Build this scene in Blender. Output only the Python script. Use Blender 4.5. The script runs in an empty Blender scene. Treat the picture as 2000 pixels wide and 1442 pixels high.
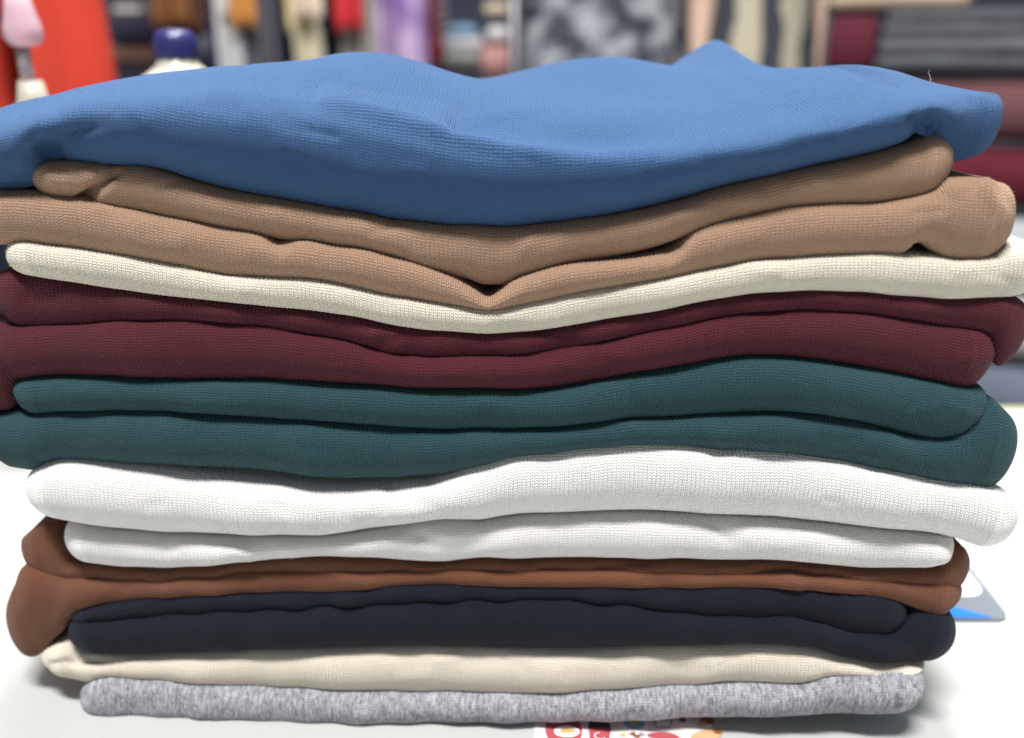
import bpy, bmesh, math, random
import numpy as np
from mathutils import Vector

rng = np.random.RandomState(7)
random.seed(7)
scene = bpy.context.scene
COL = scene.collection

# ------------------------------------------------------------------ camera
W, H, F = 2000.0, 1442.0, 1700.0         # photo size and focal length in photo pixels
PITCH = math.radians(20.0)
CH = 0.2008                              # camera height above the table top (z = 0)
D, K = 0.22, -0.05                       # front of the pile: Y = D + K * X
cp, sp = math.cos(PITCH), math.sin(PITCH)

cam_d = bpy.data.cameras.new('camera')
cam = bpy.data.objects.new('camera', cam_d)
COL.objects.link(cam)
cam.location = (0, 0, CH)
cam.rotation_euler = (math.radians(90) - PITCH, 0, 0)
cam_d.sensor_width = 36.0
cam_d.lens = 36.0 * F / W
cam_d.clip_start = 0.01
cam_d.clip_end = 60
cam_d.dof.use_dof = True
cam_d.dof.focus_distance = 0.238
cam_d.dof.aperture_fstop = 6.0
scene.camera = cam

# ------------------------------------------------------------------ light
world = bpy.data.worlds.new('World')
scene.world = world
world.use_nodes = True
bg = world.node_tree.nodes['Background']
bg.inputs['Color'].default_value = (0.82, 0.90, 1.0, 1)
bg.inputs['Strength'].default_value = 0.27


def ceiling_lamp(name, loc, size, power, color, target):
    l = bpy.data.lights.new(name, 'AREA')
    l.shape = 'RECTANGLE'
    l.size, l.size_y = size
    l.energy = power
    l.color = color
    o = bpy.data.objects.new(name, l)
    COL.objects.link(o)
    o.location = loc
    o.rotation_euler = (Vector(target) - Vector(loc)).to_track_quat('-Z', 'Y').to_euler()
    return o


ceiling_lamp('ceiling_lamp_behind_table', (0.10, 0.62, 1.72), (0.40, 0.16), 48, (1.0, 0.985, 0.96), (0, 0.25, 0.1))
ceiling_lamp('ceiling_lamp_in_front', (-0.12, -0.24, 1.66), (0.6, 0.16), 50, (1.0, 0.985, 0.97), (0, 0.25, 0.1))
ceiling_lamp('ceiling_lamp_shop', (-0.2, 1.7, 2.2), (2.4, 0.4), 36, (1.0, 0.98, 0.95), (0, 2.4, 0))

scene.view_settings.view_transform = 'Standard'
scene.view_settings.look = 'None'
scene.view_settings.gamma = 1.0
scene.view_settings.exposure = 0.05
scene.cycles.use_denoising = True
scene.cycles.max_bounces = 8
scene.cycles.diffuse_bounces = 5


# ------------------------------------------------------------------ photo geometry helpers (measure the place)
def ray(px, py):
    u = (np.asarray(px, float) - W / 2) / F
    v = (H / 2 - np.asarray(py, float)) / F
    return u, cp + v * sp, -sp + v * cp


def at_front(px, py, off=0.0):           # point on the pile's front plane moved back by off
    u, dy, dz = ray(px, py)
    t = (D + off) / (dy - K * u)
    return t * u, CH + t * dz


def at_depth(px, py, Y):
    u, dy, dz = ray(px, py)
    t = Y / dy
    return float(t * u), float(CH + t * dz)


def on_table(px, py, z=0.0):
    u, dy, dz = ray(px, py)
    t = (z - CH) / dz
    return float(t * u), float(t * dy)


def to_px(x, y, z):
    f = y * cp - (z - CH) * sp
    up = y * sp + (z - CH) * cp
    return W / 2 + F * x / f, H / 2 - F * up / f


def pchip(xs, ys):
    xs = np.asarray(xs, float); ys = np.asarray(ys, float)
    o = np.argsort(xs); xs, ys = xs[o], ys[o]
    keep = np.concatenate([[True], np.diff(xs) > 1e-6]); xs, ys = xs[keep], ys[keep]
    h = np.diff(xs); d = np.diff(ys) / h
    m = np.zeros_like(xs)
    if len(xs) > 2:
        w1 = 2 * h[1:] + h[:-1]; w2 = h[1:] + 2 * h[:-1]
        ok = d[:-1] * d[1:] > 0
        den = np.where(ok, w1 / np.where(ok, d[:-1], 1) + w2 / np.where(ok, d[1:], 1), 1)
        m[1:-1] = np.where(ok, (w1 + w2) / den, 0)
    m[0], m[-1] = d[0], d[-1]

    def f(x):
        x = np.clip(x, xs[0], xs[-1])
        i = np.clip(np.searchsorted(xs, x) - 1, 0, len(h) - 1)
        t = (x - xs[i]) / h[i]
        return ((2*t**3 - 3*t**2 + 1) * ys[i] + (t**3 - 2*t**2 + t) * h[i] * m[i]
                + (-2*t**3 + 3*t**2) * ys[i+1] + (t**3 - t**2) * h[i] * m[i+1])
    return f


def curve(pts, off=0.0):
    p = np.array(pts, float)
    X, Z = at_front(p[:, 0], p[:, 1], off)
    return pchip(X, Z), X.min(), X.max()


def wav(seed, n, kx, kt):
    r = np.random.RandomState(seed)
    a = r.uniform(-1, 1, (n, 2)); ph = r.uniform(0, 6.28, n); am = r.uniform(.4, 1, n); am /= am.sum()
    return lambda x, t: sum(am[i] * np.sin(a[i, 0] * kx * x + a[i, 1] * kt * t + ph[i]) for i in range(n))


# ------------------------------------------------------------------ materials
def S(r, g, b):
    return tuple(((c / 255) / 12.92 if c / 255 <= 0.04045 else ((c / 255 + 0.055) / 1.055) ** 2.4) for c in (r, g, b)) + (1,)


class NT:
    def __init__(s, name):
        s.m = bpy.data.materials.new(name); s.m.use_nodes = True
        s.t = s.m.node_tree; s.b = s.t.nodes['Principled BSDF']

    def n(s, typ, **kw):
        nd = s.t.nodes.new(typ)
        for k, v in kw.items():
            setattr(nd, k, v)
        return nd

    def link(s, a, b):
        s.t.links.new(a, b)

    def math(s, op, a, b=None, c=None, clamp=False):
        nd = s.n('ShaderNodeMath', operation=op); nd.use_clamp = clamp
        for i, v in enumerate((a, b, c)):
            if v is None:
                continue
            if isinstance(v, (int, float)):
                nd.inputs[i].default_value = v
            else:
                s.link(v, nd.inputs[i])
        return nd.outputs[0]

    def mix(s, fac, a, b):
        nd = s.n('ShaderNodeMix', data_type='RGBA')
        for k, v in (('Factor', fac), ('A', a), ('B', b)):
            i = [q for q in nd.inputs if q.name == k and (q.type == ('VALUE' if k == 'Factor' else 'RGBA'))][0]
            if isinstance(v, (int, float, tuple)):
                i.default_value = v
            else:
                s.link(v, i)
        return [o for o in nd.outputs if o.type == 'RGBA'][0]

    def noise(s, vec, scale, detail=3, rough=.5):
        nd = s.n('ShaderNodeTexNoise'); nd.inputs['Scale'].default_value = scale
        nd.inputs['Detail'].default_value = detail; nd.inputs['Roughness'].default_value = rough
        if vec is not None:
            s.link(vec, nd.inputs['Vector'])
        return nd.outputs['Fac']


WALES = dict(blue=.00118, tan=.00118, cream=.00108, burgundy=.00114, teal=.00116, white=.00120, brown=.00104, navy=.00098, beige=.00112, grey=.00126)


def knit_mat(name, col, light=None, row=0.00082, relief=0.00045, heather=None, sheen=.14, fuzz=.6):
    """weft-knit jersey: columns of V stitches in the cloth's own (u, v) metres"""
    k = NT(name); wale = WALES[name.split("_")[0] if "heather" not in name else "grey"]; row = wale * .69
    light = light or tuple(min(1, c * 1.25 + .004) for c in col[:3]) + (1,)
    uv = k.n('ShaderNodeUVMap').outputs[0]
    wob = k.n('ShaderNodeTexNoise'); wob.inputs['Scale'].default_value = 260; wob.inputs['Detail'].default_value = 2
    k.link(uv, wob.inputs['Vector'])
    sw = k.n('ShaderNodeSeparateXYZ'); k.link(wob.outputs['Color'], sw.inputs[0])
    su = k.n('ShaderNodeSeparateXYZ'); k.link(uv, su.inputs[0])
    U = k.math('ADD', k.math('DIVIDE', su.outputs[0], wale), .5)
    V = k.math('ADD', k.math('DIVIDE', su.outputs[1], row), k.math('MULTIPLY', sw.outputs[1], 1.1))
    fx = k.math('MULTIPLY', k.math('ABSOLUTE', k.math('SUBTRACT', k.math('FRACT', U), .5)), 2)     # 0 middle of wale, 1 groove
    leg = k.math('SUBTRACT', 1, k.math('POWER', k.math('ABSOLUTE', k.math('SUBTRACT', k.math('MULTIPLY', fx, 1.75), .78)), 2.0))
    st = k.math('SINE', k.math('MULTIPLY', k.math('ADD', V, k.math('MULTIPLY', fx, .55)), 6.2832))
    h = k.math('ADD', k.math('MULTIPLY', leg, .62), k.math('MULTIPLY', st, .19))
    fib = k.noise(uv, 2600, 3, .65)
    h2 = k.math('ADD', h, k.math('MULTIPLY', fib, fuzz))
    bp = k.n('ShaderNodeBump'); bp.inputs['Strength'].default_value = 1.0; bp.inputs['Distance'].default_value = relief
    k.link(h2, bp.inputs['Height']); k.link(bp.outputs[0], k.b.inputs['Normal'])
    if heather:
        cells = []
        for du, dv, of in ((3.0, .34, 0.0), (2.0, .8, 7.3)):            # light and dark yarn, stitch by stitch along the wale
            cx = k.n('ShaderNodeCombineXYZ')
            col_id = k.math('FLOOR', k.math('MULTIPLY', U, du))
            k.link(col_id, cx.inputs[0]); k.link(k.math('FLOOR', k.math('ADD', k.math('MULTIPLY', V, dv), k.math('MULTIPLY', k.math('SINE', k.math('MULTIPLY', col_id, 12.9)), 3.7))), cx.inputs[1]); cx.inputs[2].default_value = of
            wn = k.n('ShaderNodeTexWhiteNoise', noise_dimensions='3D'); k.link(cx.outputs[0], wn.inputs['Vector']); cells.append(wn.outputs['Value'])
        n2 = k.noise(uv, 240, 2)
        f = k.math('ADD', k.math('MULTIPLY', k.math('ADD', cells[0], cells[1]), .5), k.math('MULTIPLY', k.math('SUBTRACT', n2, .5), .35), clamp=True)
        c = k.mix(f, heather, light)
    else:
        f = k.math('ADD', .25, k.math('MULTIPLY', fib, .5), clamp=True)
        c = k.mix(f, col, light)
        f2 = k.noise(uv, 55, 3)
        c = k.mix(k.math('MULTIPLY', f2, .22), c, tuple(x * .72 for x in col[:3]) + (1,))
    k.link(c, k.b.inputs['Base Color'])
    k.b.inputs['Roughness'].default_value = .72
    k.b.inputs['Specular IOR Level'].default_value = .26
    k.b.inputs['Sheen Weight'].default_value = sheen
    k.b.inputs['Sheen Roughness'].default_value = .45
    k.b.inputs['Sheen Tint'].default_value = tuple(.5 + .5 * c for c in light[:3]) + (1,)
    return k.m


def plain_mat(name, col, rough=.8, var=.18, scale=40, spec=.3, **kw):
    k = NT(name)
    oc = k.n('ShaderNodeTexCoord').outputs['Object']
    f = k.noise(oc, scale, 4)
    c = k.mix(f, tuple(x * (1 - var) for x in col[:3]) + (1,), tuple(min(1, x * (1 + var)) for x in col[:3]) + (1,))
    k.link(c, k.b.inputs['Base Color'])
    k.b.inputs['Roughness'].default_value = rough
    k.b.inputs['Specular IOR Level'].default_value = spec
    for a, b in kw.items():
        k.b.inputs[a].default_value = b
    return k.m


# ------------------------------------------------------------------ object helpers
def link(o, parent=None):
    COL.objects.link(o)
    if parent is not None:
        o.parent = parent
    return o


def mesh_obj(name, verts, faces, mat, parent=None, smooth=True, uv=None):
    me = bpy.data.meshes.new(name)
    me.from_pydata([tuple(v) for v in verts] if not isinstance(verts, np.ndarray) else verts.tolist(), [], faces if isinstance(faces, list) else faces.tolist())
    if smooth:
        me.polygons.foreach_set('use_smooth', np.ones(len(me.polygons), bool))
    if uv is not None:
        l = me.uv_layers.new(name='UVMap')
        vi = np.zeros(len(me.loops), int); me.loops.foreach_get('vertex_index', vi)
        l.data.foreach_set('uv', uv[vi].astype(np.float32).ravel())
    me.update()
    me.materials.append(mat)
    return link(bpy.data.objects.new(name, me), parent)


def bm_obj(name, bm, mat, parent=None, smooth=True):
    me = bpy.data.meshes.new(name)
    bmesh.ops.recalc_face_normals(bm, faces=bm.faces)
    bm.to_mesh(me); bm.free()
    if smooth:
        me.polygons.foreach_set('use_smooth', np.ones(len(me.polygons), bool))
    me.materials.append(mat)
    return link(bpy.data.objects.new(name, me), parent)


def tag(o, label=None, cat=None, group=None, kind=None):
    for k, v in (('label', label), ('category', cat), ('group', group), ('kind', kind)):
        if v:
            o[k] = v
    return o


def empty(name, loc=(0, 0, 0)):
    o = bpy.data.objects.new(name, None); o.empty_display_size = .02
    o.location = loc
    return link(o)


def box(bm, x0, x1, y0, y1, z0, z1, bevel=0.0, seg=2):
    r = bmesh.ops.create_cube(bm, size=1)
    for v in r['verts']:
        v.co = Vector(((x0 + x1) / 2 + v.co.x * (x1 - x0), (y0 + y1) / 2 + v.co.y * (y1 - y0), (z0 + z1) / 2 + v.co.z * (z1 - z0)))
    if bevel:
        es = list({e for v in r['verts'] for e in v.link_edges})
        bmesh.ops.bevel(bm, geom=es, offset=bevel, segments=seg, profile=.5, affect='EDGES')


def lathe(name, prof, loc, mat, parent=None, n=40, sx=1, sy=1):
    V, Fc = [], []
    for r, z in prof:
        for i in range(n):
            a = 2 * math.pi * i / n
            V.append((loc[0] + r * math.cos(a) * sx, loc[1] + r * math.sin(a) * sy, loc[2] + z))
    for j in range(len(prof) - 1):
        for i in range(n):
            Fc.append((j*n+i, j*n+(i+1) % n, (j+1)*n+(i+1) % n, (j+1)*n+i))
    Fc.append(tuple(range(n-1, -1, -1))); Fc.append(tuple((len(prof)-1)*n+i for i in range(n)))
    return mesh_obj(name, V, Fc, mat, parent)


# ------------------------------------------------------------------ the table
table_m = NT('white_laminate')
oc = table_m.n('ShaderNodeTexCoord').outputs['Object']
tc = table_m.mix(table_m.noise(oc, 9, 4), S(176, 178, 175), S(188, 190, 188))
tmap = table_m.n('ShaderNodeMapping'); tmap.inputs['Rotation'].default_value = (0, 0, .5); tmap.inputs['Scale'].default_value = (14, 260, 1); table_m.link(oc, tmap.inputs[0])
scuff = table_m.math('MULTIPLY', table_m.math('SUBTRACT', table_m.noise(tmap.outputs[0], 1.0, 2), .66), 6, clamp=True)
tc = table_m.mix(table_m.math('MULTIPLY', scuff, .35), tc, S(150, 150, 146))
speck = table_m.math('MULTIPLY', table_m.math('SUBTRACT', table_m.noise(oc, 420, 2), .72), 9, clamp=True)
tc = table_m.mix(table_m.math('MULTIPLY', speck, .3), tc, S(140, 138, 134))
table_m.link(tc, table_m.b.inputs['Base Color'])
tb = table_m.n('ShaderNodeBump'); tb.inputs['Distance'].default_value = .0002; tb.inputs['Strength'].default_value = .25
table_m.link(table_m.noise(oc, 320, 3), tb.inputs['Height']); table_m.link(tb.outputs[0], table_m.b.inputs['Normal'])
table_m.b.inputs['Roughness'].default_value = .38
table_m = table_m.m
metal_m = plain_mat('grey_steel', S(140, 140, 145), .4, .05, Metallic=.9)

FLOOR = -0.75
table = empty('shop_table', (0, 0.05, FLOOR))
tag(table, 'white laminate table that the pile of folded clothes stands on', 'table')


def local(o, parent):
    o.parent = parent
    o.matrix_parent_inverse = parent.matrix_world.inverted()
    return o


bm = bmesh.new(); box(bm, -.75, .75, -.42, .485, -.028, 0, .003)
bpy.context.view_layer.update()
local(bm_obj('table_top', bm, table_m), table)
bm = bmesh.new(); box(bm, -.7505, .7505, .4855, .4875, -.0275, -.0005, 0)
local(bm_obj('edge_band', bm, plain_mat('edge_band_yellowed', S(170, 165, 120), .5, .1)), table)
for lx in (-.7, .7):
    for ly in (-.37, .43):
        bm = bmesh.new(); box(bm, lx-.02, lx+.02, ly-.02, ly+.02, FLOOR, -.028, .002)
        local(bm_obj('leg', bm, metal_m), table)

floor_m = plain_mat('floor_tile', S(120, 118, 118), .5, .1, 3)
bm = bmesh.new(); box(bm, -4, 4, -1.5, 4.2, FLOOR - .05, FLOOR)
tag(bm_obj('floor', bm, floor_m, smooth=False), kind='structure')
bm = bmesh.new(); box(bm, -4, 4, 3.6, 3.7, FLOOR, 2.3)
tag(bm_obj('wall', bm, plain_mat('dark_shop_wall', S(78, 84, 100), .9, .25, 2), smooth=False), kind='structure')


# ------------------------------------------------------------------ folded cloth
SEAM = 0.0042                            # the crevices lie this far behind the rolled fronts


rumple = wav(501, 8, 210, 60)
rumple2 = wav(502, 8, 520, 120)


def fold(name, parent, mat, top, bot, shoulder=None, off=0.0, bul=.55, depth=.17, r=.0055, ramp=.02, ztop=None,
         seed=0, wob=.0008, push=(), nx=420, mb=30, gap=-.0006, flat=1.0, x0=None, x1=None, label=None, toff=None, boff=None,
         rings=(.02, .05, .09, .14, .2, .28, .38, .5, .65, .82, 1.0), tilt=0.0, skew=.2, nback=34, rib_depth=.00013, fuzz_n=9000, phe=math.pi / 2, grow=0.0, pucker=10, pamp=1.0, end_roll=.0032, tip=None):
    wale = WALES[mat.name.split('_')[0] if 'heather' not in mat.name else 'grey']
    T, ta, tb_ = curve(top, off + SEAM)
    B, ba, bb = curve(bot, off + SEAM)
    Sh = T if shoulder is None else curve(shoulder, off + SEAM * .5)[0]
    x0 = min(ta, ba) if x0 is None else x0
    x1 = max(tb_, bb) if x1 is None else x1
    xs = np.linspace(x0, x1, 200)
    hm = float(np.mean(Sh(xs) - B(xs)))
    b0 = bul * hm
    far = 1 + .02 * (b0 + r * .6) / (D + off)                                # the ends show where the corner has turned
    x0, x1 = x0 * far, x1 * far + grow
    bs = min(.8 * b0, end_roll)                                           # the ends roll more tightly than the front
    L, R = x0 + bs, x1 - bs
    ra = np.linspace(0, math.pi / 2, 22)[1:-1]
    P, Nn = [], []
    wl = np.linspace(depth, b0 + r, 26)
    P += [(L, w) for w in wl]; Nn += [(-1, 0)] * len(wl)
    P += [(L + r - r * math.cos(a), b0 + r - r * math.sin(a)) for a in ra]; Nn += [(-math.cos(a), -math.sin(a)) for a in ra]
    nx = int(round((R - L - 2 * r) / (wale / 4)))
    xf = L + r + np.arange(nx) * (wale / 4)
    P += [(x, b0) for x in xf]; Nn += [(0, -1)] * nx
    P += [(R - r + r * math.sin(a), b0 + r - r * math.cos(a)) for a in ra]; Nn += [(math.sin(a), -math.cos(a)) for a in ra]
    P += [(R, w) for w in wl[::-1]]; Nn += [(1, 0)] * len(wl)
    xb = np.linspace(R, L, nback)[1:-1]
    P += [(x, depth) for x in xb]; Nn += [(0, 1)] * len(xb)
    P = np.array(P); Nn = np.array(Nn); n = len(P)
    per = np.concatenate([[0], np.cumsum(np.hypot(*np.diff(P, axis=0).T))])
    mid_w = (depth + b0) / 2
    hx = .022
    Q = np.stack([np.clip(P[:, 0], L + hx, R - hx), np.full(n, mid_w)], 1)
    nb, nw = wav(seed + 1, 7, 160, 160), wav(seed + 2, 6, 420, 420)
    rows, tags = [], []

    def Yof(x, w):
        return D + off + K * x + w

    def top_z(x, w, d):
        if ztop is not None:
            return ztop(x, w)
        s = np.clip(d / ramp, 0, 1); s = s * s * (3 - 2 * s)
        return Sh(x) + (T(x) - Sh(x)) * s
    for t in (.55, .25, .12, .05):                                     # underside
        p = P + (Q - P) * t
        z = B(p[:, 0])
        rows.append(np.stack([p[:, 0], Yof(p[:, 0], p[:, 1]), z + gap], 1)); tags.append(0)
    bw = np.abs(Nn[:, 1]) ** 1.5 * (Nn[:, 1] < 0)
    e = (b0 * bw + bs * (1 - bw)) * (1 + .18 * nb(P[:, 0], P[:, 1] * 1.0 + seed)) + wob * nw(P[:, 0], P[:, 1])
    sk = skew * np.clip(-Nn[:, 1], 0, 1)
    if tip is not None:                                                # the roll flattens towards the right end
        q_ = np.clip((P[:, 0] - tip[0]) / (tip[1] - tip[0]), 0, 1)
        e = e * (1 - tip[2] * q_ * q_ * (3 - 2 * q_))
    for j in range(mb):                                                # rolled edge
        ph = -math.pi / 2 + (math.pi / 2 + phe) * j / (mb - 1)
        up = (1 + math.sin(ph)) / (1 + math.sin(phe))
        c = (math.cos(ph) ** flat if math.cos(ph) > 1e-6 else 0) * (1 + sk * math.sin(ph))
        ce = (math.cos(phe) ** flat if math.cos(phe) > 1e-6 else 0) * (1 + sk * math.sin(phe))
        c = c - ce * up ** 2
        p = P + Nn * (e * c)[:, None]
        xz = np.clip(p[:, 0], x0, x1)
        zb = B(P[:, 0]) + gap; zs = Sh(P[:, 0]) if ztop is None else ztop(P[:, 0], P[:, 1])
        zs = zs - gap * (1 if ztop is None else 0)
        sn = 2 * up - 1
        z = (zb + zs) / 2 + (zs - zb) / 2 * sn
        z = z + wob * .5 * nw(P[:, 0] + 3, P[:, 1] + ph * .01) * c
        rows.append(np.stack([p[:, 0], Yof(p[:, 0], p[:, 1]), z], 1)); tags.append(1)
    for t in rings:                                                    # top sheet
        p = P + (Q - P) * t
        d = np.hypot(*(p - P).T)
        z = top_z(p[:, 0], p[:, 1], d) - (gap if ztop is None else 0)
        rows.append(np.stack([p[:, 0], Yof(p[:, 0], p[:, 1]), z], 1)); tags.append(2)
    V = np.stack(rows)                                                 # (rows, n, 3)
    # cloth coordinates in metres: u along the edge, v across it
    dv = np.linalg.norm(np.diff(V, axis=0), axis=2)
    vv = np.concatenate([np.zeros((1, n)), np.cumsum(dv, axis=0)])
    vv -= vv[4 + mb // 2][None, :]
    per = per - per[len(wl) + len(ra)]                                 # u = 0 at the first groove
    uu = np.broadcast_to(per[None, :], vv.shape)
    if ztop is not None:
        uu = uu.copy(); tr = np.array(tags) == 2; fr = np.zeros(n, bool); fr[len(wl) + len(ra):len(wl) + len(ra) + nx] = True
        xx = V[..., 0] - xf[0]; ww = V[..., 1] - (D + off + K * V[..., 0]) - b0
        mk = tr[:, None] & ~fr[None, :]
        v0 = vv[4 + mb - 1][fr].mean()
        uu[mk] = xx[mk]; vv[mk] = v0 + ww[mk] * 1.03
    if tilt:
        uu = uu + tilt * vv
    # creases and dents pressed into the rolled edge: (polyline in photo px, width px, depth m)
    if True:
        sel = np.array(tags)[:, None] >= 1
        du = np.roll(V, -1, 1) - np.roll(V, 1, 1)
        dw = np.gradient(V, axis=0)
        nr = np.cross(dw, du); nr /= np.linalg.norm(nr, axis=2, keepdims=True) + 1e-12
        outw = np.concatenate([Nn, np.full((n, 1), .25)], 1)[None]
        sg = np.sign((nr * outw).sum(2, keepdims=True)); nr = nr * np.where(sg == 0, 1, sg)
        px, py = to_px(V[..., 0], V[..., 1], V[..., 2])
        front = (V[..., 1] < D + off + .06)
        acc = np.zeros(px.shape)
        rq = np.random.RandomState(seed + 31)
        for _ in range(pucker):
            cx_ = rq.uniform(40, 1960); xx_ = at_front(cx_, 700, off)[0]
            cy_ = float(to_px(xx_, D + off + K * xx_, float(B(xx_) + (Sh(xx_) - B(xx_)) * rq.uniform(.4, .95)))[1])
            an = rq.normal(0, .35) + (math.pi if rq.rand() < .5 else 0); ll = rq.uniform(35, 120)
            push = list(push) + [([(cx_, cy_), (cx_ + ll * math.cos(an), cy_ + ll * math.sin(an) * .6)], rq.uniform(8, 18), rq.choice([-1, 1]) * rq.uniform(.0002, .0006) * pamp)]
        for line, wd, am in push:
            best = np.full(px.shape, 1e9); tt = np.zeros(px.shape); ns = len(line) - 1
            for q, ((ax, ay), (bx, by)) in enumerate(zip(line[:-1], line[1:])):
                ex, ey = bx - ax, by - ay
                s = np.clip(((px - ax) * ex + (py - ay) * ey) / (ex * ex + ey * ey + 1e-9), 0, 1)
                dd = np.hypot(px - ax - s * ex, py - ay - s * ey)
                tt = np.where(dd < best, (q + s) / ns, tt); best = np.minimum(best, dd)
            f_ = np.clip((tt - .45) / .55, 0, 1)
            acc += am * np.exp(-(best / wd) ** 2) * (1 - .9 * f_ * f_ * (3 - 2 * f_))
        V = V + nr * (acc * sel * front)[..., None]
        # the knit's columns: groove, leg, middle, leg ... four vertices to a wale along the front
        i0 = len(wl) + len(ra)
        ph4 = np.arange(nx) % 4
        rib = np.array([-1.0, .55, .30, .55])[ph4]
        rr = np.random.RandomState(seed + 5)
        rib = rib * np.repeat(rr.uniform(.75, 1.2, nx // 4 + 1), 4)[:nx]
        slp = np.maximum(np.abs(np.gradient(Sh(xf), xf)), np.abs(np.gradient(B(xf), xf)))
        slp = np.convolve(slp, np.ones(41) / 41, 'same')
        full = np.zeros(n); full[i0:i0 + nx] = rib * rib_depth / (1 + 4 * np.clip(slp - .25, 0, 9) ** 2)
        fade = np.ones(len(rows))
        fade[4:4 + mb] = .25 + .75 * np.clip(np.linspace(-.05, 2.2, mb), 0, 1)
        V = V + nr * (full[None, :] * sel * fade[:, None])[..., None]
        sway = wav(seed + 6, 6, 300, 700)
        V[:, i0:i0 + nx, 0] += (.00025 * sway(V[:, i0:i0 + nx, 0], vv[:, i0:i0 + nx])) * sel
    V[..., 2] += .0006 * rumple(V[..., 0], V[..., 2]) + .0002 * rumple2(V[..., 0], V[..., 2])
    V[..., 2] = np.maximum(V[..., 2], .0004)
    m = len(rows)
    idx = np.arange(m * n).reshape(m, n)
    nxt = np.roll(idx, -1, 1)
    q = np.stack([idx[:-1], nxt[:-1], nxt[1:], idx[1:]], -1).reshape(-1, 4)
    uvs = np.stack([uu, vv], -1).reshape(-1, 2)
    o = mesh_obj(name, V.reshape(-1, 3), q, mat, parent, uv=uvs)
    if label:
        o['label'] = label
    # short loose fibres standing off the knit
    rf = np.random.RandomState(seed + 9)
    ri = rf.randint(4 + int(mb * .36), 4 + mb + (16 if ztop is not None else 2), fuzz_n); ci = rf.randint(len(wl), len(wl) + 2 * len(ra) + nx, fuzz_n)
    p0 = V[ri, ci]; nn = nr[ri, ci]
    ln = rf.uniform(.0003, .0011, (fuzz_n, 1)) * (1 + (rf.rand(fuzz_n, 1) > .97))
    d1 = nn * .8 + rf.normal(0, .6, (fuzz_n, 3)); d1 /= np.linalg.norm(d1, axis=1, keepdims=True)
    d2 = d1 + rf.normal(0, .7, (fuzz_n, 3)); d2 /= np.linalg.norm(d2, axis=1, keepdims=True)
    sd = np.cross(d1, rf.normal(0, 1, (fuzz_n, 3))); sd /= np.linalg.norm(sd, axis=1, keepdims=True); sd *= .000015
    p1 = p0 + d1 * ln * .5; p2 = p1 + d2 * ln * .5
    FV = np.stack([p0 - sd, p0 + sd, p1 + sd * .8, p1 - sd * .8, p2], 1).reshape(-1, 3)
    base = np.arange(fuzz_n) * 5
    FF = np.stack([base, base + 1, base + 2, base + 3], 1).tolist() + np.stack([base + 3, base + 2, base + 4], 1).tolist()
    fz = mesh_obj('surface_fuzz', FV, FF, mat, o, uv=np.repeat(uvs[ri * n + ci], 5, 0))
    fz['kind'] = 'stuff'
    return o


def garment(label, group=None):
    o = empty('folded_garment')
    return tag(o, label, 'garment', group)


M = {
    'blue': knit_mat('blue_knit', S(38, 71, 110), S(54, 91, 133), sheen=.13),
    'tan': knit_mat('tan_knit', S(149, 118, 95), S(170, 140, 116)),
    'cream': knit_mat('cream_knit', S(208, 200, 182), S(224, 217, 202)),
    'burgundy': knit_mat('burgundy_knit', S(66, 18, 27), S(88, 27, 36), sheen=.07),
    'teal': knit_mat('teal_knit', S(25, 57, 62), S(40, 77, 82), sheen=.1),
    'white': knit_mat('white_knit', S(227, 224, 220), S(237, 234, 231)),
    'brown': knit_mat('brown_knit', S(104, 62, 42), S(124, 80, 57)),
    'navy': knit_mat('navy_knit', S(11, 16, 30), S(17, 23, 39), sheen=.04),
    'beige': knit_mat('beige_knit', S(220, 210, 192), S(230, 221, 205)),
    'grey': knit_mat('heather_grey_knit', S(150, 150, 154), S(194, 193, 199), heather=S(113, 112, 121)),
}

# seams measured along the front of the pile (photo px)
blue_bot = [(-140, 372), (0, 372), (36, 366), (62, 330), (84, 303), (115, 317), (210, 326), (280, 331), (367, 354), (455, 376), (560, 396), (700, 418),
            (755, 430), (895, 445), (1000, 447), (1105, 437), (1210, 420), (1350, 388), (1405, 371), (1545, 340), (1650, 318), (1755, 290),
            (1798, 270), (1815, 250), (1838, 258), (1866, 295), (1895, 316), (1930, 308), (1965, 292), (1992, 275)]
tan_a_top = [(66, 331), (84, 320), (115, 317)] + blue_bot[6:22] + [(1800, 276), (1840, 258), (1868, 268)]
tan_a_bot = [(60, 382), (105, 384), (157, 391), (227, 407), (280, 417), (350, 430), (455, 445), (560, 466), (700, 482), (772, 499), (825, 524), (874, 534),
             (912, 543), (947, 553), (982, 552), (1021, 538), (1105, 516), (1210, 495), (1280, 478), (1352, 452), (1422, 432), (1492, 416),
             (1580, 403), (1685, 399), (1772, 388), (1825, 374), (1848, 360), (1868, 330)]
tan_b_top = [(-120, 372), (0, 375), (45, 378), (105, 385), (157, 392), (227, 408), (280, 418), (350, 431), (437, 447), (518, 463), (550, 472), (595, 472), (647, 479),
             (700, 484), (772, 502), (818, 516), (874, 541), (923, 569), (954, 585), (979, 571), (1000, 553), (1035, 537), (1087, 522), (1175, 513),
             (1245, 504), (1297, 495), (1329, 478), (1360, 453), (1422, 434), (1492, 418), (1580, 405), (1685, 401), (1772, 390), (1825, 374), (1860, 352), (1895, 352),
             (1930, 357), (1965, 367), (1988, 384)]
tan_b_bot = [(-120, 470), (35, 473), (105, 480), (210, 495), (315, 513), (385, 527), (455, 539), (560, 543), (630, 548), (720, 565), (790, 581), (860, 593),
             (930, 602), (982, 600), (1035, 590), (1105, 576), (1175, 562), (1245, 550), (1350, 533), (1405, 523), (1510, 509), (1615, 501),
             (1720, 497), (1825, 503), (1877, 508), (1937, 505), (1962, 492), (1988, 440)]
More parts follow.
